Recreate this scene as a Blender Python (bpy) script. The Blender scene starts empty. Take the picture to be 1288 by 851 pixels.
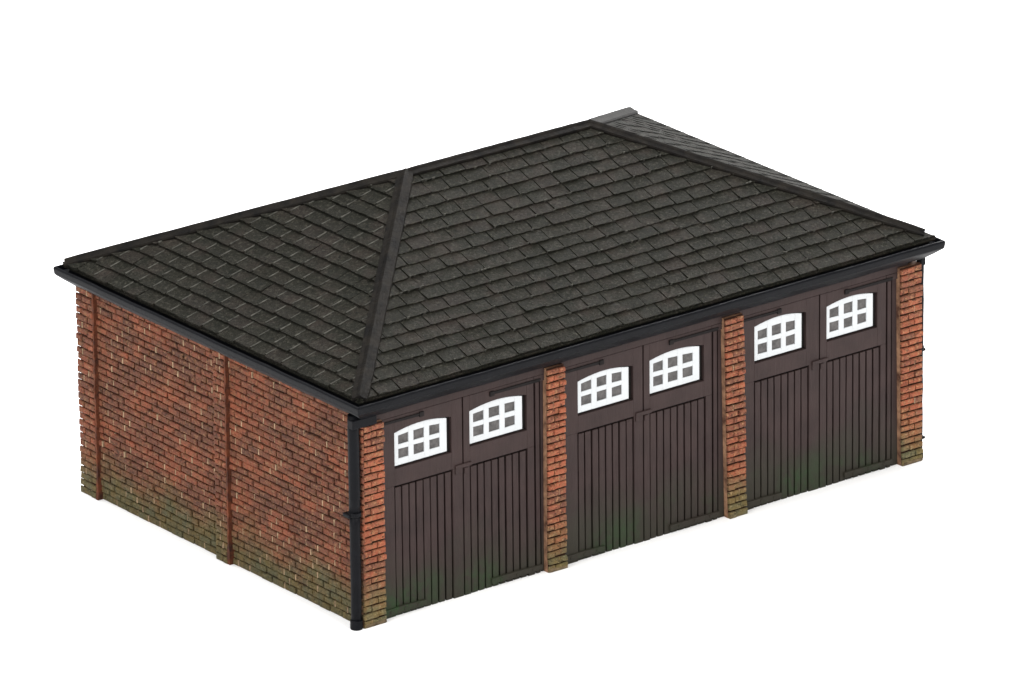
import bpy, bmesh, math, random
from mathutils import Vector, Matrix
random.seed(7)
sc = bpy.context.scene
col = sc.collection

# ------------------------------------------------------------------ camera
YAW, PITCH, ROLL, F = math.radians(37.5537), math.radians(20.7417), math.radians(-0.5989), 12000.2
cp_, sp_ = math.cos(PITCH), math.sin(PITCH)
fw = Vector((math.sin(YAW)*cp_, math.cos(YAW)*cp_, -sp_))
rt = Vector((math.cos(YAW), -math.sin(YAW), 0))
up = rt.cross(fw)
rt2 = math.cos(ROLL)*rt + math.sin(ROLL)*up
up2 = -math.sin(ROLL)*rt + math.cos(ROLL)*up
cam = bpy.data.cameras.new('camera')
co = bpy.data.objects.new('camera', cam)
col.objects.link(co)
M4 = Matrix.Identity(4)
for i in range(3):
    M4[i][0], M4[i][1], M4[i][2] = rt2[i], up2[i], -fw[i]
M4.translation = Vector((-67.53276, -91.00995, 46.87878))
co.matrix_world = M4
cam.sensor_width = 36
cam.lens = F/1288*36
cam.clip_start = 1
cam.clip_end = 2000
sc.camera = co

# ------------------------------------------------------------------ studio light
sc.view_settings.view_transform = 'Standard'
sc.view_settings.look = 'None'
sc.view_settings.exposure = 0
sc.view_settings.gamma = 1
w = bpy.data.worlds.new('World')
sc.world = w
w.use_nodes = True
w.node_tree.nodes['Background'].inputs[0].default_value = (0.98, 0.99, 1.0, 1)
w.node_tree.nodes['Background'].inputs[1].default_value = 0.42

def softbox(name, loc, target, size, power, colr=(1, 1, 1)):
    l = bpy.data.lights.new(name, 'AREA')
    l.shape = 'SQUARE'; l.size = size; l.energy = power; l.color = colr
    o = bpy.data.objects.new(name, l); col.objects.link(o)
    o.location = loc
    o.rotation_euler = (Vector(target)-Vector(loc)).to_track_quat('-Z', 'Y').to_euler()
softbox('key_softbox', (6, -34, 32), (4.5, 2.5, 1.5), 22, 19000, (1, 0.985, 0.96))
softbox('side_softbox', (-36, -8, 24), (0, 2.5, 1.5), 24, 15000)
softbox('top_softbox', (5, 12, 46), (4.5, 3, 1), 32, 34000)
softbox('back_softbox', (40, 24, 22), (7, 3, 3), 16, 21000)

# ------------------------------------------------------------------ helpers
class MB:
    def __init__(s):
        s.v = []; s.f = []; s.m = []
    def poly(s, pts, mat=0):
        b = len(s.v); s.v += [tuple(p) for p in pts]
        s.f.append(tuple(range(b, b+len(pts)))); s.m.append(mat)
    def hull8(s, lo, hi, mat=0, side=None):
        """lo: 4 pts (back), hi: 4 pts (front)"""
        b = len(s.v); s.v += [tuple(p) for p in lo]+[tuple(p) for p in hi]
        fs = [(3, 2, 1, 0), (4, 5, 6, 7)]+[(i, (i+1) % 4, 4+(i+1) % 4, 4+i) for i in range(4)]
        for k, f in enumerate(fs):
            s.f.append(tuple(b+i for i in f))
            s.m.append(side if (side is not None and k >= 2) else mat)
    def prism(s, lo, hi, mat=0):
        n = len(lo); b = len(s.v); s.v += [tuple(p) for p in lo]+[tuple(p) for p in hi]
        s.f.append(tuple(b+i for i in reversed(range(n)))); s.m.append(mat)
        s.f.append(tuple(b+n+i for i in range(n))); s.m.append(mat)
        for i in range(n):
            j = (i+1) % n
            s.f.append((b+i, b+j, b+n+j, b+n+i)); s.m.append(mat)
    def box(s, x0, x1, y0, y1, z0, z1, mat=0):
        s.hull8([(x0, y0, z0), (x1, y0, z0), (x1, y1, z0), (x0, y1, z0)],
                [(x0, y0, z1), (x1, y0, z1), (x1, y1, z1), (x0, y1, z1)], mat)
    def loft(s, secs, mat=0, closed=True, caps=True):
        n = len(secs[0]); b = len(s.v)
        for q in secs: s.v += [tuple(p) for p in q]
        for k in range(len(secs)-1):
            for i in range(n if closed else n-1):
                j = (i+1) % n
                s.f.append((b+k*n+i, b+k*n+j, b+(k+1)*n+j, b+(k+1)*n+i)); s.m.append(mat)
        if caps:
            s.f.append(tuple(b+i for i in reversed(range(n)))); s.m.append(mat)
            s.f.append(tuple(b+(len(secs)-1)*n+i for i in range(n))); s.m.append(mat)
    def cyl(s, c, r, z0, z1, n=20, mat=0, rings=1, wob=0.0):
        secs = []
        for k in range(rings+1):
            z = z0+(z1-z0)*k/rings
            dx, dy = random.uniform(-wob, wob), random.uniform(-wob, wob)
            secs.append([(c[0]+dx+r*math.cos(2*math.pi*i/n), c[1]+dy+r*math.sin(2*math.pi*i/n), z) for i in range(n)])
        s.loft(secs, mat)
    def build(s, name, mats, parent=None, bevel=0, smooth=False, segs=2):
        me = bpy.data.meshes.new(name)
        me.from_pydata(s.v, [], s.f)
        for m in (mats if isinstance(mats, (list, tuple)) else [mats]): me.materials.append(m)
        for p, mi in zip(me.polygons, s.m): p.material_index = mi
        bm = bmesh.new(); bm.from_mesh(me)
        bmesh.ops.recalc_face_normals(bm, faces=bm.faces)
        bm.to_mesh(me); bm.free()
        if smooth:
            for p in me.polygons: p.use_smooth = True
        o = bpy.data.objects.new(name, me); col.objects.link(o)
        if parent: o.parent = parent
        if bevel:
            bv = o.modifiers.new('bevel', 'BEVEL'); bv.width = bevel; bv.segments = segs
            bv.limit_method = 'ANGLE'; bv.angle_limit = math.radians(40)
        return o

def J(a): return random.uniform(-a, a)

# ------------------------------------------------------------------ materials
class N:
    def __init__(s, name, rough=0.7, spec=0.3):
        s.mat = bpy.data.materials.new(name); s.mat.use_nodes = True
        s.nt = s.mat.node_tree; s.b = s.nt.nodes['Principled BSDF']
        s.b.inputs['Roughness'].default_value = rough
        s.b.inputs['Specular IOR Level'].default_value = spec
        s.geo = s.nt.nodes.new('ShaderNodeNewGeometry')
        s.sep = s.nt.nodes.new('ShaderNodeSeparateXYZ'); s.link(s.geo.outputs['Position'], s.sep.inputs[0])
    def link(s, a, b): s.nt.links.new(a, b)
    def inp(s, sock, v):
        if hasattr(v, 'is_output') or hasattr(v, 'links'): s.link(v, sock)
        else: sock.default_value = v
    def noise(s, scale, detail=3, rough=0.6, off=None):
        n = s.nt.nodes.new('ShaderNodeTexNoise'); n.inputs['Scale'].default_value = scale
        n.inputs['Detail'].default_value = detail; n.inputs['Roughness'].default_value = rough
        if off:
            m = s.nt.nodes.new('ShaderNodeMapping'); s.link(s.geo.outputs['Position'], m.inputs[0])
            m.inputs['Location'].default_value = off[0]; m.inputs['Scale'].default_value = off[1]
            s.link(m.outputs[0], n.inputs['Vector'])
        else: s.link(s.geo.outputs['Position'], n.inputs['Vector'])
        return n.outputs['Fac']
    def ramp(s, fac, stops, interp='LINEAR'):
        r = s.nt.nodes.new('ShaderNodeValToRGB'); r.color_ramp.interpolation = interp
        e = r.color_ramp.elements
        while len(e) < len(stops): e.new(0.5)
        for k, (p, c) in enumerate(stops):
            e[k].position = p
            e[k].color = (c, c, c, 1) if not isinstance(c, (tuple, list)) else (*c, 1)
        s.link(fac, r.inputs[0]); return r.outputs[0]
    def mix(s, fac, a, b, mode='MIX'):
        m = s.nt.nodes.new('ShaderNodeMix'); m.data_type = 'RGBA'; m.blend_type = mode
        for sock, v in ((m.inputs[0], fac), (m.inputs[6], a), (m.inputs[7], b)):
            if isinstance(v, (tuple, list)): sock.default_value = (*v, 1)
            elif isinstance(v, (int, float)): sock.default_value = v
            else: s.link(v, sock)
        return m.outputs[2]
    def math(s, op, a, b=0.0, clamp=False):
        m = s.nt.nodes.new('ShaderNodeMath'); m.operation = op; m.use_clamp = clamp
        for sock, v in ((m.inputs[0], a), (m.inputs[1], b)):
            if isinstance(v, (int, float)): sock.default_value = v
            else: s.link(v, sock)
        return m.outputs[0]
    def bump(s, h, dist, strength=1.0):
        b = s.nt.nodes.new('ShaderNodeBump'); b.inputs['Distance'].default_value = dist
        b.inputs['Strength'].default_value = strength
        s.link(h, b.inputs['Height']); s.link(b.outputs[0], s.b.inputs['Normal'])
    def color(s, c):
        if isinstance(c, (tuple, list)): s.b.inputs['Base Color'].default_value = (*c, 1)
        else: s.link(c, s.b.inputs['Base Color'])
        return s.mat

def moss_mask(n, top, soft, nscale=1.6, amp=0.6, seed=0.0):
    """1 near the ground, breaking up into patches towards `top`"""
    h = n.math('DIVIDE', n.math('SUBTRACT', top, n.sep.outputs[2]), soft)
    nz = n.math('MULTIPLY', n.math('SUBTRACT', n.noise(nscale, 4, 0.6, ((seed, 0, 0), (1, 1, 1))), 0.5), amp*4)
    return n.math('ADD', h, nz, True)

def mat_brick(name, dark=0.0, gain=1.0, mg=1.0):
    n = N(name, 0.82, 0.2)
    rnd = n.geo.outputs['Random Per Island']
    base = n.ramp(rnd, [(0.0, (0.185, 0.062, 0.036)), (0.3, (0.26, 0.088, 0.052)), (0.6, (0.215, 0.080, 0.050)),
                        (0.84, (0.165, 0.070, 0.047)), (0.95, (0.125, 0.058, 0.043)), (1.0, (0.30, 0.112, 0.066))])
    patch = n.ramp(n.noise(1.5, 4, 0.7, ((3+dark*9, 1, 2), (1, 1, 1.5))), [(0.46-dark*0.12, 0), (0.60-dark*0.1, 1)])
    base = n.mix(n.math('MULTIPLY', patch, 0.55+dark*0.3), base, (0.080, 0.043, 0.036))
    lo = n.math('MULTIPLY', n.ramp(n.noise(11, 3, 0.65), [(0.48, 0), (0.62, 1)]), 0.50)
    base = n.mix(lo, base, (0.150, 0.088, 0.050))
    och = n.ramp(n.noise(22, 4, 0.8), [(0.54, 0), (0.62, 1)])
    base = n.mix(n.math('MULTIPLY', och, 0.50), base, (0.36, 0.22, 0.125))
    dk = n.ramp(n.noise(17, 4, 0.8, ((5, 5, 5), (1, 1, 1.3))), [(0.38, 1), (0.46, 0)])
    base = n.mix(n.math('MULTIPLY', dk, 0.8), base, (0.030, 0.018, 0.013))
    base = n.mix(1.0, base, (gain*0.95, gain*0.80, gain*0.68), 'MULTIPLY')
    green = n.mix(n.ramp(n.noise(5, 3), [(0.4, 0), (0.62, 1)]), (0.105, 0.082, 0.030), (0.078, 0.080, 0.042))
    green = n.mix(n.math('MULTIPLY', och, 0.35), green, (0.28, 0.23, 0.13))
    green = n.mix(n.math('MULTIPLY', dk, 0.7), green, (0.025, 0.020, 0.012))
    green = n.mix(1.0, green, (mg, mg*1.04, mg), 'MULTIPLY')
    mk = n.math('MULTIPLY', moss_mask(n, 0.74, 0.50, 1.5, 0.55), 0.86)
    base = n.mix(mk, base, green)
    n.bump(n.noise(24, 4, 0.8), 0.045, 1.0)
    return n.color(base)

def mat_plain(name, c, rough=0.6, spec=0.3, var=0.25, scale=6, bump=0.0, bscale=40, alt=None):
    n = N(name, rough, spec)
    alt = alt or tuple(x*(1-var) for x in c)
    base = n.mix(n.ramp(n.noise(scale, 4, 0.65), [(0.35, 0), (0.68, 1)]), c, alt)
    if bump: n.bump(n.noise(bscale, 3, 0.6), 0.01, bump)
    return n.color(base)

def mat_slate():
    n = N('weathered_slate', 0.75, 0.10)
    rnd = n.geo.outputs['Random Per Island']
    base = n.ramp(rnd, [(0, (0.0062, 0.0060, 0.0036)), (0.4, (0.0080, 0.0076, 0.0047)), (0.8, (0.0100, 0.0090, 0.0060)), (1, (0.0135, 0.0102, 0.0082))])
    base = n.mix(n.ramp(n.noise(1.3, 4, 0.6), [(0.38, 0), (0.7, 0.55)]), base, (0.007, 0.0078, 0.0055))
    base = n.mix(n.math('MULTIPLY', n.ramp(n.noise(2.6, 3, 0.6, ((7, 3, 1), (1, 1, 1))), [(0.5, 0), (0.7, 1)]), 0.5), base, (0.026, 0.019, 0.0155))
    sp = n.ramp(n.noise(27, 4, 0.85), [(0.53, 0), (0.62, 1)])
    base = n.mix(n.math('MULTIPLY', sp, 0.55), base, (0.060, 0.056, 0.044))
    sd = n.ramp(n.noise(24, 4, 0.8, ((2, 9, 4), (1, 1, 1))), [(0.38, 1), (0.47, 0)])
    base = n.mix(n.math('MULTIPLY', sd, 0.8), base, (0.002, 0.002, 0.0015))
    n.bump(n.noise(38, 4, 0.8), 0.03, 0.8)
    return n.color(base)

def mat_door():
    n = N('brown_painted_door', 0.6, 0.15)
    base = n.mix(n.ramp(n.noise(2.2, 4, 0.6), [(0.35, 0), (0.7, 1)]), (0.031, 0.0190, 0.0178), (0.022, 0.0138, 0.0132))
    streak = n.ramp(n.noise(4, 4, 0.6, ((0, 0, 0), (9, 9, 0.8))), [(0.45, 0), (0.75, 1)])
    base = n.mix(n.math('MULTIPLY', streak, 0.35), base, (0.044, 0.031, 0.029))
    g1 = n.math('MULTIPLY', moss_mask(n, 0.95, 0.75, 1.1, 0.55, 4.0), 0.62)
    base = n.mix(g1, base, (0.024, 0.026, 0.017))
    blot = n.ramp(n.noise(1.4, 4, 0.65, ((8.3, 2, 0), (1, 1, 0.9))), [(0.52, 0), (0.66, 1)])
    for cx_, cz_, rr_ in ((0.95, 0.35, 0.5), (1.95, 0.22, 0.45), (4.2, 0.2, 0.5), (7.3, 0.3, 0.45), (0.6, 0.1, 0.4)):
        dx = n.math('MULTIPLY', n.math('SUBTRACT', n.sep.outputs[0], cx_), 1/rr_); dz = n.math('MULTIPLY', n.math('SUBTRACT', n.sep.outputs[2], cz_), 1/rr_)
        d2 = n.math('ADD', n.math('MULTIPLY', dx, dx), n.math('MULTIPLY', dz, dz))
        sp = n.math('SUBTRACT', 1.0, d2, True)
        sp = n.math('MULTIPLY', sp, n.ramp(n.noise(9, 4, 0.7), [(0.38, 0), (0.62, 1)]))
        blot = n.math('MAXIMUM', n.math('MULTIPLY', blot, 0.9), sp)
    g2 = n.math('MULTIPLY', n.math('MULTIPLY', blot, moss_mask(n, 0.65, 0.4, 2, 0.3)), 0.8)
    base = n.mix(g2, base, (0.020, 0.046, 0.016))
    n.bump(n.noise(30, 3, 0.6, ((0, 0, 0), (1.5, 1.5, 0.35))), 0.01, 0.35)
    return n.color(base)

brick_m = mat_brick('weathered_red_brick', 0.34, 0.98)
brick_front_m = mat_brick('front_lit_red_brick', 0.0, 1.45, 1.35)  # less weathered brick, with stronger front light put into its colour
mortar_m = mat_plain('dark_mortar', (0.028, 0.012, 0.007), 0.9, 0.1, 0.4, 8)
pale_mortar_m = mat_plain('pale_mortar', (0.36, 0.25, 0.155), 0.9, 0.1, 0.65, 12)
rust_m = mat_plain('rust_brown_edge', (0.125, 0.034, 0.013), 0.8, 0.2, 0.55, 7, 0.9, 20, alt=(0.030, 0.012, 0.008))
cream_m = mat_plain('bare_cream_edge', (0.30, 0.165, 0.095), 0.8, 0.2, 0.5, 5, 0.6, 20, alt=(0.050, 0.020, 0.013))
slate_m = mat_slate()
chip_joint_m = mat_plain('worn_chip_pale_joint', (0.070, 0.068, 0.058), 0.8, 0.1, 0.8, 12, 0.5)  # worn chips on front and back slates; pale joint strips on the left
under_m = mat_plain('dark_underlay', (0.009, 0.009, 0.008), 0.8, 0.1)
cap_m = mat_plain('cap_slate', (0.0105, 0.0088, 0.0070), 0.65, 0.05, 0.45, 5, 1.0, 20, alt=(0.003, 0.0028, 0.0028))
door_m = mat_door()
groove_m = mat_plain('dark_groove', (0.010, 0.008, 0.008), 0.8, 0.15)
white_m = mat_plain('white_window_paint', (0.465, 0.48, 0.49), 0.5, 0.3, 0.05, 5)
pane_m = mat_plain('grey_pane', (0.085, 0.079, 0.077), 0.4, 0.2, 0.6, 14)
gutter_m = mat_plain('black_gutter_paint', (0.0036, 0.0038, 0.0052), 0.5, 0.085, 0.4, 4, 0.25, 18)
foot_m = mat_plain('ochre_stained_foot', (0.15, 0.11, 0.065), 0.9, 0.1, 0.6, 9, 0.8, 20)
lit_soffit_m = mat_plain('bounce_lit_soffit', (0.020, 0.021, 0.023), 0.6, 0.15, 0.35, 4, 0.25, 18)  # black gutter underside, greyed by bounce light put into the colour
table_m = mat_plain('white_table_sheet', (0.93, 0.93, 0.93), 0.9, 0.0, 0.01, 1)

# ------------------------------------------------------------------ setting
t = MB(); t.poly([(-400, -400, 0), (400, -400, 0), (400, 400, 0), (-400, 400, 0)])
tb = t.build('ground', table_m); tb['kind'] = 'structure'

# ------------------------------------------------------------------ the model
L, D = 9.35, 6.2
root = bpy.data.objects.new('model_garage', None); col.objects.link(root)
root.location = (0, 0, 0)
root['label'] = 'weathered red brick three-bay garage with brown double doors and dark hipped slate roof'
root['category'] = 'garage'

ROW, BL = 0.0945, 0.25

def brick_field(mb, P, u0, u1, z0, z1, dep=0.032, row=ROW, bl=BL, gap=0.018, off=0.0, pale=0.55, jit=0.008, edge0=0.0, edge1=0.0, lens=None):
    """P(u, n, z) maps wall coordinates (n = outward) to the model"""
    nr = max(1, round((z1-z0)/row)); rh = (z1-z0)/nr
    for r in range(nr):
        za, zb = z0+r*rh, z0+(r+1)*rh
        if lens:
            seq = lens if r % 2 == 0 else lens[::-1]
            cuts = [u0]
            for q in seq: cuts.append(cuts[-1]+q*(u1-u0))
        else:
            s = u0+off-(bl/2 if r % 2 else 0)-bl
            cuts = [u0]
            while s < u1:
                if s > u0+0.05 and s < u1-0.05: cuts.append(s+J(0.014))
                s += bl
            cuts.append(u1)
        wav = 0.014
        for k in range(len(cuts)-1):
            a, b = cuts[k], cuts[k+1]
            d = dep+J(jit)+(0.012 if random.random() < 0.08 else 0)-(0.012 if random.random() < 0.06 else 0)
            ga = 0 if k == 0 else gap/2
            gb = 0 if k == len(cuts)-2 else gap/2
            a += ga; b -= gb
            if k == 0: a -= edge0*random.uniform(0.3, 1)
            if k == len(cuts)-2: b += edge1*random.uniform(0.3, 1)
            g = gap/2+random.uniform(-0.002, 0.003)
            sl = J(wav)
            zz = [za+g*1.15+J(0.007), za+g*1.05+sl*0.4, zb-g*0.7+sl*0.4, zb-g*0.7+J(0.006)]
            if r == 0: zz[0] = za; zz[1] = za
            ba = [(a, zz[0]), (b, zz[1]), (b, zz[2]), (a, zz[3])]
            c = 0.011
            fr = [(a+c+J(0.003), zz[0]+c*0.8), (b-c+J(0.003), zz[1]+c*0.8), (b-c+J(0.003), zz[2]-c), (a+c+J(0.003), zz[3]-c)]
            lo = [P(x, 0, z) for x, z in ba]
            mid = [P(x, d*0.72, z) for x, z in ba]
            hi = [P(x, d+J(0.002), z) for x, z in fr]
            bb = len(mb.v); mb.v += lo+mid+hi
            for q in range(4):
                j = (q+1) % 4
                mb.f += [(bb+q, bb+j, bb+4+j, bb+4+q), (bb+4+q, bb+4+j, bb+8+j, bb+8+q)]; mb.m += [0, 0]
            mb.f.append((bb+8, bb+9, bb+10, bb+11)); mb.m.append(0)
            if k > 0 and random.random() < pale:
                m0 = cuts[k]
                h = d*random.uniform(0.6, 0.95)
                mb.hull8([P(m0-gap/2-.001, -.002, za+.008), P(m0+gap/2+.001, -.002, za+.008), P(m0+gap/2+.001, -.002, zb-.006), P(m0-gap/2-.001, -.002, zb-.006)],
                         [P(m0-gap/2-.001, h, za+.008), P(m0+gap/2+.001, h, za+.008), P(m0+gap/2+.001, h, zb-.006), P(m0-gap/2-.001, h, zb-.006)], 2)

WT = 2.93   # top of the walls, behind the gutter
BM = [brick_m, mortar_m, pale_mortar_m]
DEP = 0.032
# left wall: outer brick face at x = 0
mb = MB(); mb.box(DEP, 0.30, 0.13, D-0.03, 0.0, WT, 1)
brick_field(mb, lambda u, n, z: (DEP-n, u, z), 0.0, D-0.34, 0.0, WT, pale=0.32)
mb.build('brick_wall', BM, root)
# right wall
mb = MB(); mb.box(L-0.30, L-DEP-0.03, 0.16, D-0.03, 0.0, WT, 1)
brick_field(mb, lambda u, n, z: (L-DEP-0.03+n, u, z), 0.16, D-0.34, 0.0, WT, pale=0.5)
mb.build('brick_wall', BM, root)
# back wall
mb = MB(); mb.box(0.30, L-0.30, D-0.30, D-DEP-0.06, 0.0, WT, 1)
brick_field(mb, lambda u, n, z: (u, D-DEP-0.06+n, z), 0.0, L, 0.0, WT, pale=0.5)
mb.build('brick_wall', BM, root)

# side pilasters, proud of the side walls, with a smooth rust-brown return
def side_pilaster(y0, y1, side, lens, e1=0.0, z0=-0.0):
    mb = MB()
    if side < 0:
        P = lambda u, n, z: (-0.028-n-(0.008 if z < 0.2 else 0), u, z)
        x0, x1 = -0.055, DEP+0.01
    else:
        P = lambda u, n, z: (L+n, u, z)
        x0, x1 = L-0.10, L+0.027
    nseg = 30
    secs, s2 = [], []
    xf = x0+0.022 if side < 0 else x1-0.022
    for k in range(nseg+1):
        z = WT*k/nseg
        j = 0 if k in (0, nseg) else J(0.010)
        fl = 0.02 if z < 0.25 else 0
        xa, xb = (xf-fl*.5, x1) if side < 0 else (x0, xf+fl*.5)
        secs.append([(xa, y0+0.02, z), (xb, y0+0.02, z), (xb, y1-0.04, z), (xa, y1-0.04, z)])
        xo = J(0.006)
        xa, xb = (x0-fl*.5+xo, x1) if side < 0 else (x0, x1+fl*.5+xo)
        s2.append([(xa, y0+j-fl, z), (xb, y0+j*.5-fl, z), (xb, y0+0.03, z), (xa, y0+0.03+J(.006), z)])
    mb.loft(secs, 3)
    mb.loft(s2, 1)
    brick_field(mb, P, y0+0.025, y1, 0.0, WT, lens=lens, pale=0.35, edge1=e1, jit=0.008)
    return mb.build('pilaster', [brick_m, rust_m, pale_mortar_m, mortar_m], root)
for s in (-1, 1):
    side_pilaster(5.82, D+0.005, s, [0.34, 0.66], 0.02)
    side_pilaster(2.87, 3.15, s, [0.38, 0.62])
# quoin ends on the back-left corner
# front pilasters (leaning a hair, as cast); bricks' front face at y = 0
PIL = [((0.0, 0.352), (0.045, 0.360), 2.775), ((3.0, 3.305), (3.012, 3.303), 2.835),
       ((6.02, 6.325), (5.965, 6.283), 2.825), ((9.0, 9.352), (8.965, 9.335), 2.820)]
for k, ((a0, a1), (b0, b1), zt) in enumerate(PIL):
    mb = MB()
    def P(u, n, z, a0=a0, a1=a1, b0=b0, b1=b1, zt=zt):
        s_ = min(1, max(0, z/zt))
        lo, hi = a0+(b0-a0)*s_, a1+(b1-a1)*s_
        fl = -0.015 if z < 0.12 else 0
        return (lo+(hi-lo)*u, DEP-n+fl, z)
    secs = []
    for q in range(13):
        z = zt*q/12
        secs.append([P(0.008, 0, z), P(0.992, 0, z), (P(1, 0, z)[0], 0.17, z), (P(0, 0, z)[0], 0.17, z)])
    # core: dark mortar front, cream left return
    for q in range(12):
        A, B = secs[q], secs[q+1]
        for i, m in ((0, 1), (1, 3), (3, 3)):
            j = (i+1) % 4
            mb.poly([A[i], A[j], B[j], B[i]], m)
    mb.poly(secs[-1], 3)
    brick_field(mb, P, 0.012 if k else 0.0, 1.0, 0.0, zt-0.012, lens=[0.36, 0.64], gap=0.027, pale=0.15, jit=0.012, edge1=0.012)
    foot = []
    for zz, e in ((0.0, 0.0), (0.02, 0.014), (0.045, 0.010), (0.06, -0.01)):
        foot.append([(a0+0.03-e, -0.006-e*1.2, zz), (a1-0.02+e, -0.006-e, zz), (a1-0.005+e, 0.03, zz), (a1-0.01+e, 0.12, zz), (a0+0.02-e, 0.12, zz)])
    mb.loft(foot, 4)
    # rescale of horizontal gaps is handled by the unit mapping
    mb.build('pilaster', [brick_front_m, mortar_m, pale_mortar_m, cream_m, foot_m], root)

# ------------------------------------------------------------------ doors
YD = 0.08
BAYS = [(0.0, 0.352, 3.02, 1.685), (2.975, 3.29, 6.04, 4.652), (5.95, 6.27, 9.02, 7.632)]
WIN = [((0.588, 1.440, 2.064, 2.522), (1.800, 2.668, 2.070, 2.526)),
       ((3.572, 4.426, 2.060, 2.502), (4.765, 5.609, 2.040, 2.506)),
       ((6.528, 7.342, 2.072, 2.556), (7.758, 8.566, 2.085, 2.546))]
ARCH = 0.055
TOP = 2.752

def arch_pts(x0, x1, z, rise, n=10):
    return [(x0+(x1-x0)*i/n, z+rise*(1-(2*i/n-1)**2)) for i in range(n+1)]

def slab(mb, pts, y0, y1, mat=0):
    """xz outline pushed from y0 (front) to y1 (back)"""
    mb.prism([(x, y1, z) for x, z in pts], [(x, y0, z) for x, z in pts], mat)

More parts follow.
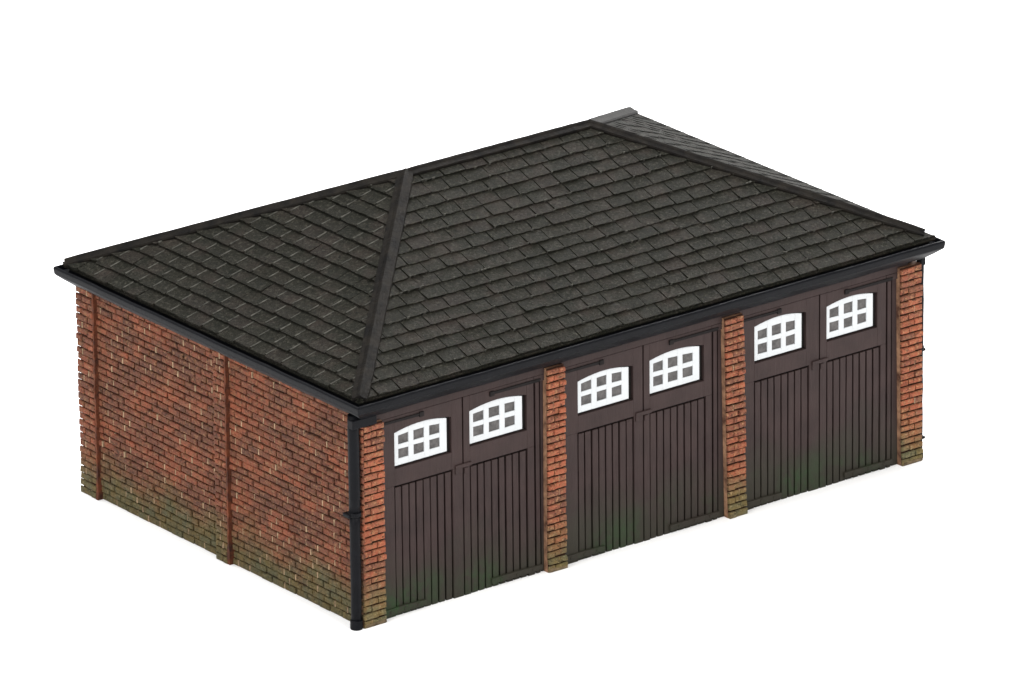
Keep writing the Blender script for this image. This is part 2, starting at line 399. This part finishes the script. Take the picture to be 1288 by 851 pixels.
def make_leaf(xa, xb, win, hinge_left, bay):
    mb = MB()
    wx0, wx1, wz0, wz1 = win
    o = 0.012   # opening clearance
    ox0, ox1, oz0, oz1 = wx0-0.004, wx1+0.060, wz0-0.028, wz1+0.006
    rz = 1.80 if hinge_left else 1.79        # underside of the middle rail
    px0, px1 = (wx0-0.003, wx0+0.915) if hinge_left else (wx0+0.003, min(xb-0.10, wx0+0.925))
    yb = YD+0.055
    # upper plate with the arched opening
    slab(mb, [(xa, rz), (ox0, rz), (ox0, TOP), (xa, TOP)], YD, yb)
    slab(mb, [(ox1, rz), (xb, rz), (xb, TOP), (ox1, TOP)], YD, yb)
    slab(mb, [(ox0, rz), (ox1, rz), (ox1, oz0), (ox0, oz0)], YD, yb)
    ap = arch_pts(ox0, ox1, oz1, ARCH)
    slab(mb, ap+[(ox1, TOP), (ox0, TOP)], YD, yb)
    # stiles beside the boards
    slab(mb, [(xa, 0.0), (px0-0.012, 0.0), (px0-0.012, rz), (xa, rz)], YD, yb)
    slab(mb, [(px1+0.010, 0.0), (xb, 0.0), (xb, rz), (px1+0.010, rz)], YD, yb)
    # boards
    nb = 8
    for k in range(nb):
        a = px0+(px1-px0)*k/nb+0.0115+J(0.004); b = px0+(px1-px0)*(k+1)/nb-0.0115+J(0.004)
        d = J(0.004)+0.012
        pts = []
        n = 6
        for q in range(n+1): pts.append((a+J(0.0025), 0.0+(rz-0.030)*q/n))
        for q in range(n, -1, -1): pts.append((b+J(0.0025), 0.0+(rz-0.030)*q/n))
        slab(mb, pts, YD+d, yb)
    # dark paint left in the grooves
    slab(mb, [(xa, 0.0), (xb, 0.0), (xb, rz), (xa, rz)], YD+0.050, YD+0.075, 1)
    leaf = mb.build('garage_door', [door_m, groove_m], root, bevel=0.005)
    # window frame: one white casting with six openings
    fm = MB()
    yf0, yf1 = YD+0.022, YD+0.052
    W_ = wx1-wx0; Hh = wz1-wz0
    zi0, zi1 = wz0+0.086+J(.004), wz0+0.398+J(.006)
    def ztop(x, base, rise, a=wx0, b=wx1):
        tt = (x-a)/(b-a); return base+rise*(1-(2*tt-1)**2)
    ncol = 3; mun = 0.066
    xs = []
    for f0 in (0.082, 0.378, 0.672): xs.append((wx0+f0*W_+J(.004), wx0+(f0+0.195)*W_+J(.004)))
    zmid = wz0+0.252
    # columns of solid frame
    sol = [(wx0, xs[0][0])]+[(xs[c][1], xs[c+1][0]) for c in range(ncol-1)]+[(xs[-1][1], wx1)]
    def vcol(a, b):
        pts = [(a, wz0), (b, wz0)]
        for i in range(5):
            x = b+(a-b)*i/4; pts.append((x, ztop(x, wz1, ARCH)))
        slab(fm, pts, yf0+J(0.0006), yf1)
    for a, b in sol: vcol(a, b)
    for a, b in xs:
        slab(fm, [(a-.001, wz0), (b+.001, wz0), (b+.001, zi0+J(.004)), (a-.001, zi0+J(.004))], yf0+0.0012, yf1-.001)
        slab(fm, [(a-.001, zmid-mun/2+J(.004)), (b+.001, zmid-mun/2+J(.004)), (b+.001, zmid+mun/2+J(.004)), (a-.001, zmid+mun/2+J(.004))], yf0+0.0012, yf1-.001)
        pts = [(a-.001, zi1+J(.006)+ (ztop(a, 0, ARCH))*0.45), (b+.001, zi1+J(.006)+ztop(b, 0, ARCH)*0.45)]
        for i in range(5):
            x = b+.001+(a-b-.002)*i/4; pts.append((x, ztop(x, wz1, ARCH)))
        slab(fm, pts, yf0+0.0012, yf1-.001)
    fm.build('window_frame', white_m, leaf, bevel=0.004)
    pm = MB(); slab(pm, [(wx0+.02, wz0+.02), (wx1-.02, wz0+.02), (wx1-.02, wz1+.01), (wx0+.02, wz1+.01)], YD+0.038, YD+0.060)
    pm.build('window_pane', pane_m, leaf)
    bk = MB(); slab(bk, [(ox0-.02, oz0-.02), (ox1+.02, oz0-.02), (ox1+.02, oz1+ARCH+.01), (ox0-.02, oz1+ARCH+.01)], YD+0.056, YD+0.075)
    bk.build('window_backing', groove_m, leaf)
    # strap hinges at foot and head
    for z0, z1, ln, dy in ((0.045, 0.125, 0.70, 0.022), (2.688, 2.712, 0.70, 0.016)):
        sm = MB()
        if hinge_left: a, b = xa+0.005, xa+ln
        else: a, b = xb-ln-0.02, xb+0.11
        if z0 > 1:
            pts = [(a, z0), (b, z0), (b, z1), (a, z1)]
            sm.prism([(x, YD+.01, z) for x, z in pts], [(x, YD-dy, z) for x, z in pts], 1)
            q = b-0.035 if hinge_left else a+0.035
            sm.box(q-0.035, q+0.035, YD-dy-0.006, YD+.01, z0-0.030, z1+0.010, 1)
            # black slot under the strap
            pts = [(a, z0-0.018+J(.004)), (b, z0-0.024), (b, z0-.001), (a, z0-.001)]
            sm.prism([(x, YD+.01, z) for x, z in pts], [(x, YD-.003, z) for x, z in pts], 1)
        else:
            pts = [(a, z0+J(.006)), (b, z0+J(.006)), (b, z1-.01), ((a+b)/2, z1+J(.006)), (a, z1)]
            sm.prism([(x, YD+.02, z) for x, z in pts], [(x, YD-dy, z) for x, z in pts])
            e = 0.012
            a2, b2 = min(a, b)+.02, max(a, b)-.02
            for i in range(3):
                q = a2+(b2-a2)*(i+.5)/3
                sm.box(q-0.02, q+0.02, YD-dy-0.008, YD, z0+0.02, z1-0.022)
        sm.build('strap_hinge', [door_m, groove_m], leaf, bevel=0.004)
    return leaf

for k, (ofs, xl, xr, xc) in enumerate(BAYS):
    jx = xc+1.155+0.0
    jx = [2.842, 5.80, 8.775][k]
    make_leaf(xl, xc-0.010, WIN[k][0], True, k)
    right = make_leaf(xc+0.010, jx, WIN[k][1], False, k)
    lm = MB()
    lm.box(xc-0.135, xc+0.125, YD-0.022, YD+.01, 1.792, 1.842)
    lm.box(xc-0.135, xc-0.02, YD-0.016, YD+.01, 1.72, 1.792)
    lm.box(xc+0.015, xc+0.075, YD-0.014, YD+.01, 1.70, 1.775)
    lm.build('latch', door_m, right, bevel=0.005)
    fm = MB()
    # jamb right of the leaves: recess line, post, recess line
    fm.box(jx+0.032, jx+0.095, YD+0.006, YD+.07, 0.0, 2.66)
    fm.box(jx+0.125, xr+0.02, YD+0.022, YD+.07, 0.0, 2.66)
    fm.box(jx+0.004, xr+0.02, YD-0.002, YD+.07, 2.664, TOP)
    fm.box(xl-0.03, xr+0.03, YD+0.0761, YD+0.12, 0.0, TOP+.02, 1)
    fm.build('door_frame', [door_m, groove_m], root, bevel=0.005)
fm = MB(); fm.box(0.2, L-0.2, YD-0.006, 0.3, TOP+0.006, WT)
fm.build('lintel_board', door_m, root, bevel=0.005)

# ------------------------------------------------------------------ roof
OE = 0.10; ZE = 3.195; ZR = 4.625
XR0, XR1, YR = 3.13, L-3.16, D/2+0.05
y0r, y1r, x0r, x1r = -OE, D+0.09+OE, -OE, L+OE
A_, B_, C_, D_ = Vector((x0r, y0r, ZE)), Vector((x1r, y0r, ZE)), Vector((x1r, y1r, ZE)), Vector((x0r, y1r, ZE))
R0, R1 = Vector((XR0, YR, ZR)), Vector((XR1, YR, ZR))
slopes = [(A_, B_, R1, R0, 16, 'front'), (D_, A_, R0, None, 16, 'left'), (B_, C_, R1, None, 16, 'right'), (C_, D_, R0, R1, 16, 'back')]
def clip(poly, a, b):
    """keep the part of poly left of line a->b (2D)"""
    out = []
    for i in range(len(poly)):
        p, q = poly[i], poly[(i+1) % len(poly)]
        sp = (b[0]-a[0])*(p[1]-a[1])-(b[1]-a[1])*(p[0]-a[0])
        sq = (b[0]-a[0])*(q[1]-a[1])-(b[1]-a[1])*(q[0]-a[0])
        if sp >= 0: out.append(p)
        if (sp >= 0) != (sq >= 0):
            tt = sp/(sp-sq); out.append((p[0]+(q[0]-p[0])*tt, p[1]+(q[1]-p[1])*tt))
    return out
rm = MB()
for (P0, P1, Q1, Q0, nrow, nm) in slopes:
    eu = (P1-P0).normalized()
    nn = (P1-P0).cross(Q1-P0).normalized()
    ev = nn.cross(eu)
    T = lambda u, v, h: tuple(P0+eu*u+ev*v+nn*h)
    to2 = lambda p: ((p-P0).dot(eu), (p-P0).dot(ev))
    outline = [to2(P0), to2(P1), to2(Q1)]+([to2(Q0)] if Q0 is not None else [])
    H = to2(Q1)[1]; W_ = to2(P1)[0]; rh = H/nrow
    # underlay
    rm.prism([T(u, v, -0.03) for u, v in outline], [T(u, v, 0.0) for u, v in outline], 1)
    # starter strip under the first course
    rm.prism([T(-.015, -.03, -.035), T(W_+.015, -.03, -.035), T(W_-.03, .05, -.035), T(.03, .05, -.035)],
             [T(-.015, -.03, -.010), T(W_+.015, -.03, -.010), T(W_-.03, .05, -.010), T(.03, .05, -.010)], 0)
    sw = 0.335
    for r in range(nrow):
        v0, v1 = r*rh, (r+1)*rh
        vov = v1+0.03
        u = -sw*(0.5 if r % 2 else 0.0)+J(0.03)
        drift = [J(0.006) for _ in range(60)]
        k = 0
        wl = rh
        while u < W_:
            wdt = sw*(1+J(0.10)); g = (0.009+J(0.004)) if nm in ('front', 'back') else 0.005
            dv = drift[k]+J(0.009); k += 1
            if nm == 'right': g = 0.0005
            a, b = u+g, u+wdt-g
            low = v0-0.012+(dv if nm != 'right' else 0.002)
            ja, jb = J(.007), J(.007)
            q = [(a+ja, low+abs(J(.008)))]+[(a+(b-a)*e, low+J(.0055)) for e in (.15, .32, .5, .68, .85)]+[(b+jb, low+abs(J(.008))), (b+J(.003), v0+rh*.5), (b, vov), (a, vov), (a+J(.003), v0+rh*.5)]
            cl = q
            for i in range(len(outline)):
                e0, e1 = outline[i], outline[(i+1) % len(outline)]
                if i == 0: e0, e1 = (e0[0], e0[1]-0.025), (e1[0], e1[1]-0.025)
                cl = clip(cl, e0, e1)
                if len(cl) < 3: break
            if len(cl) >= 3:
                jt = 0.001 if nm == 'right' else 0.009
                tl, tr = J(jt), J(jt)
                th = 0.010 if nm == 'right' else (0.030 if nm == 'left' else 0.023)+J(0.004)
                def hh(x, y, v0=v0, a=a, b=b, tl=tl, tr=tr, th=th):
                    s_ = (y-v0)/rh
                    return th*(1-s_)+0.006+(tl+(tr-tl)*(x-a)/(b-a))*(1-s_)
                rm.prism([T(x, y, -0.004) for x, y in cl], [T(x, y, hh(x, y)) for x, y in cl], 0)
            if nm in ('front', 'back') and random.random() < 0.6 and len(cl) > 8:
                for _ in range(random.choice((1, 1, 2, 3))):
                    ex = random.choice((a+.012, b-.012, random.uniform(a+.02, b-.02)))
                    ey = low+random.uniform(-.004, .012); lx = random.uniform(.006, .024); ly = random.uniform(.004, .009)
                    c4 = [(ex-lx, ey-ly), (ex+lx, ey-ly*.6), (ex+lx*.7, ey+ly), (ex-lx*.8, ey+ly*.7)]
                    if ey > 0 and v0 > 0.01:
                        hq = 0.046+J(.003)
                        ok = all(len(clip([p_ for p_ in c4], outline[i], outline[(i+1) % len(outline)])) == 4 for i in range(len(outline)))
                        if ok: rm.prism([T(x, y, 0.01) for x, y in c4], [T(x, y, hq) for x, y in c4], 2)
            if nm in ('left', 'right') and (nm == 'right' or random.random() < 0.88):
                # pale raised strip on left joints, dark strip on right ones
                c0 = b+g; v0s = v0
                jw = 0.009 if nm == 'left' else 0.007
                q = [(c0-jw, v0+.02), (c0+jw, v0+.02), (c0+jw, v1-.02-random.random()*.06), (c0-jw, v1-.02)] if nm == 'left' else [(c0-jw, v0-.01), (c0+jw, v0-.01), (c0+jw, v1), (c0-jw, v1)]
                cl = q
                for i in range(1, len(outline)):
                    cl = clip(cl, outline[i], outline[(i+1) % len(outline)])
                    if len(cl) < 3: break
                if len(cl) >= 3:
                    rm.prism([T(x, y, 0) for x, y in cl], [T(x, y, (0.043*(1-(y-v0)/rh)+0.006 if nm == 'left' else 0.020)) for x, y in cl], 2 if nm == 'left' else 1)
            u += wdt
roof = rm.build('roof', [slate_m, under_m, chip_joint_m], root)

def nrm(P0, P1, Q): return (P1-P0).cross(Q-P0).normalized()
nF, nL, nR, nB = nrm(A_, B_, R1), nrm(D_, A_, R0), nrm(B_, C_, R1), nrm(C_, D_, R0)
def cap(name, P, Q, n1, n2, wid, t=0.062, start=0.0, end=0.0):
    dr = (Q-P).normalized()
    ln = (Q-P).length
    w1 = n1.cross(dr); w2 = dr.cross(n2)
    upv = (n1+n2).normalized()
    # wings point downhill
    if w1.z > 0: w1 = -w1
    if w2.z > 0: w2 = -w2
    secs = []; n = 26
    for k in range(n+1):
        s = start+(ln-start-end)*k/n
        c = P+dr*s
        wv = wid*(1+J(0.02)); tt = t+J(0.002)
        e = 1.0 if 0 < k < n else 0.86
        tt *= (1.0 if 0 < k < n else 0.9); wv *= e
        secs.append([c+w1*wv-n1*0.01, c+w1*wv+n1*tt*0.55, c+w1*wv*0.88+n1*tt*0.85, c+w1*wv*.5+upv*(tt-.002), c+w1*0.025+upv*(tt+.010), c+upv*(tt+0.014),
                     c+w2*0.025+upv*(tt+.010), c+w2*wv*.5+upv*(tt-.002), c+w2*wv*0.88+n2*tt*0.85, c+w2*wv+n2*tt*0.55, c+w2*wv-n2*0.01])
    m = MB(); m.loft(secs)
    return m.build(name, cap_m, roof, smooth=False)
cap('hip_cap', A_, R0, nL, nF, 0.110, start=0.02, end=-0.03)
cap('hip_cap', D_, R0, nL, nB, 0.110, start=0.02, end=-0.03)
cap('hip_cap', B_, R1, nF, nR, 0.100, start=0.14, end=-0.03)
cap('hip_cap', C_, R1, nB, nR, 0.125, start=0.02, end=-0.03)
cap('ridge_cap', R0, R1, nF, nB, 0.095, start=-0.02, end=-0.02)

# ------------------------------------------------------------------ gutter (ring swept round the eaves)
G = [(0.000, 2.885), (0.040, 2.915), (0.100, 2.960), (0.146, 2.998), (0.186, 3.032), (0.200, 3.052), (0.203, 3.080), (0.206, 3.100), (0.208, 3.125), (0.200, 3.150), (0.184, 3.155),
     (0.176, 3.145), (0.165, 3.085), (0.110, 3.070), (0.060, 3.085), (0.050, 3.150), (-0.02, 3.155), (-0.16, 2.885)]
def ring(prof):
    DG = D+0.09
    corners = [(0, 0, -1, -1), (L, 0, 1, -1), (L, DG, 1, 1), (0, DG, -1, 1)]
    m = MB(); n = len(prof); per = 24
    secs = []
    for c in range(4):
        x0, y0, sx0, sy0 = corners[c]; x1, y1, sx1, sy1 = corners[(c+1) % 4]
        for s in range(per):
            f = s/per; sec = []
            wob = J(0.004) if s else 0
            for o, z in prof:
                ax, ay = x0+sx0*o, y0+sy0*o; bx, by = x1+sx1*o, y1+sy1*o
                sec.append((ax+(bx-ax)*f, ay+(by-ay)*f, z+wob))
            secs.append(sec)
    b = 0
    for s in secs: m.v += s
    N_ = len(secs)
    for k in range(N_):
        for i in range(n):
            j = (i+1) % n; k2 = (k+1) % N_
            m.f.append((k*n+i, k*n+j, k2*n+j, k2*n+i)); m.m.append(1 if (i < 4 and k//per != 0) else 0)  # painted-in bounce on every underside but the front
    return m
gut = ring(G).build('gutter', [gutter_m, lit_soffit_m], root)

# ------------------------------------------------------------------ downpipes
def downpipe(cx, cy, r, block, front):
    m = MB(); m.cyl((cx, cy), r*0.93, 0.06, 1.60, rings=8, wob=0.003); m.cyl((cx, cy), r, 1.59, 2.95, rings=6, wob=0.003)
    p = m.build('downpipe', gutter_m, root, smooth=False)
    for q in p.data.polygons: q.use_smooth = abs(q.normal.z) < 0.5
    c = MB(); c.cyl((cx, cy), r*1.16, 1.56, 1.62); c.build('pipe_collar', gutter_m, p, bevel=0.01)
    f = MB(); f.cyl((cx, cy), r*1.12, 0.0, 0.13); f.build('pipe_shoe', gutter_m, p, bevel=0.012)
    b = MB()
    if front: b.box(cx-0.075, 0.235, -0.022, 0.10, 2.775, 2.90)
    else: b.box(cx-0.03, cx+0.050, cy-0.06, cy+0.05, 2.77, 2.90)
    b.build('outlet_block', gutter_m, p, bevel=0.012)
    if not front:
        for z in (0.30, 1.56):
            k = MB(); k.box(cx, cx+0.072, cy-0.05, cy+0.04, z-0.02, z+0.02); k.build('pipe_bracket', gutter_m, p, bevel=0.015)
    else:
        k = MB(); k.box(cx-0.105, cx+0.0, cy-0.02, cy+0.12, 1.545, 1.60); k.build('pipe_bracket', gutter_m, p, bevel=0.012)
downpipe(-0.078, 0.068, 0.074, True, True)
downpipe(L+0.018, 0.085, 0.052, True, False)
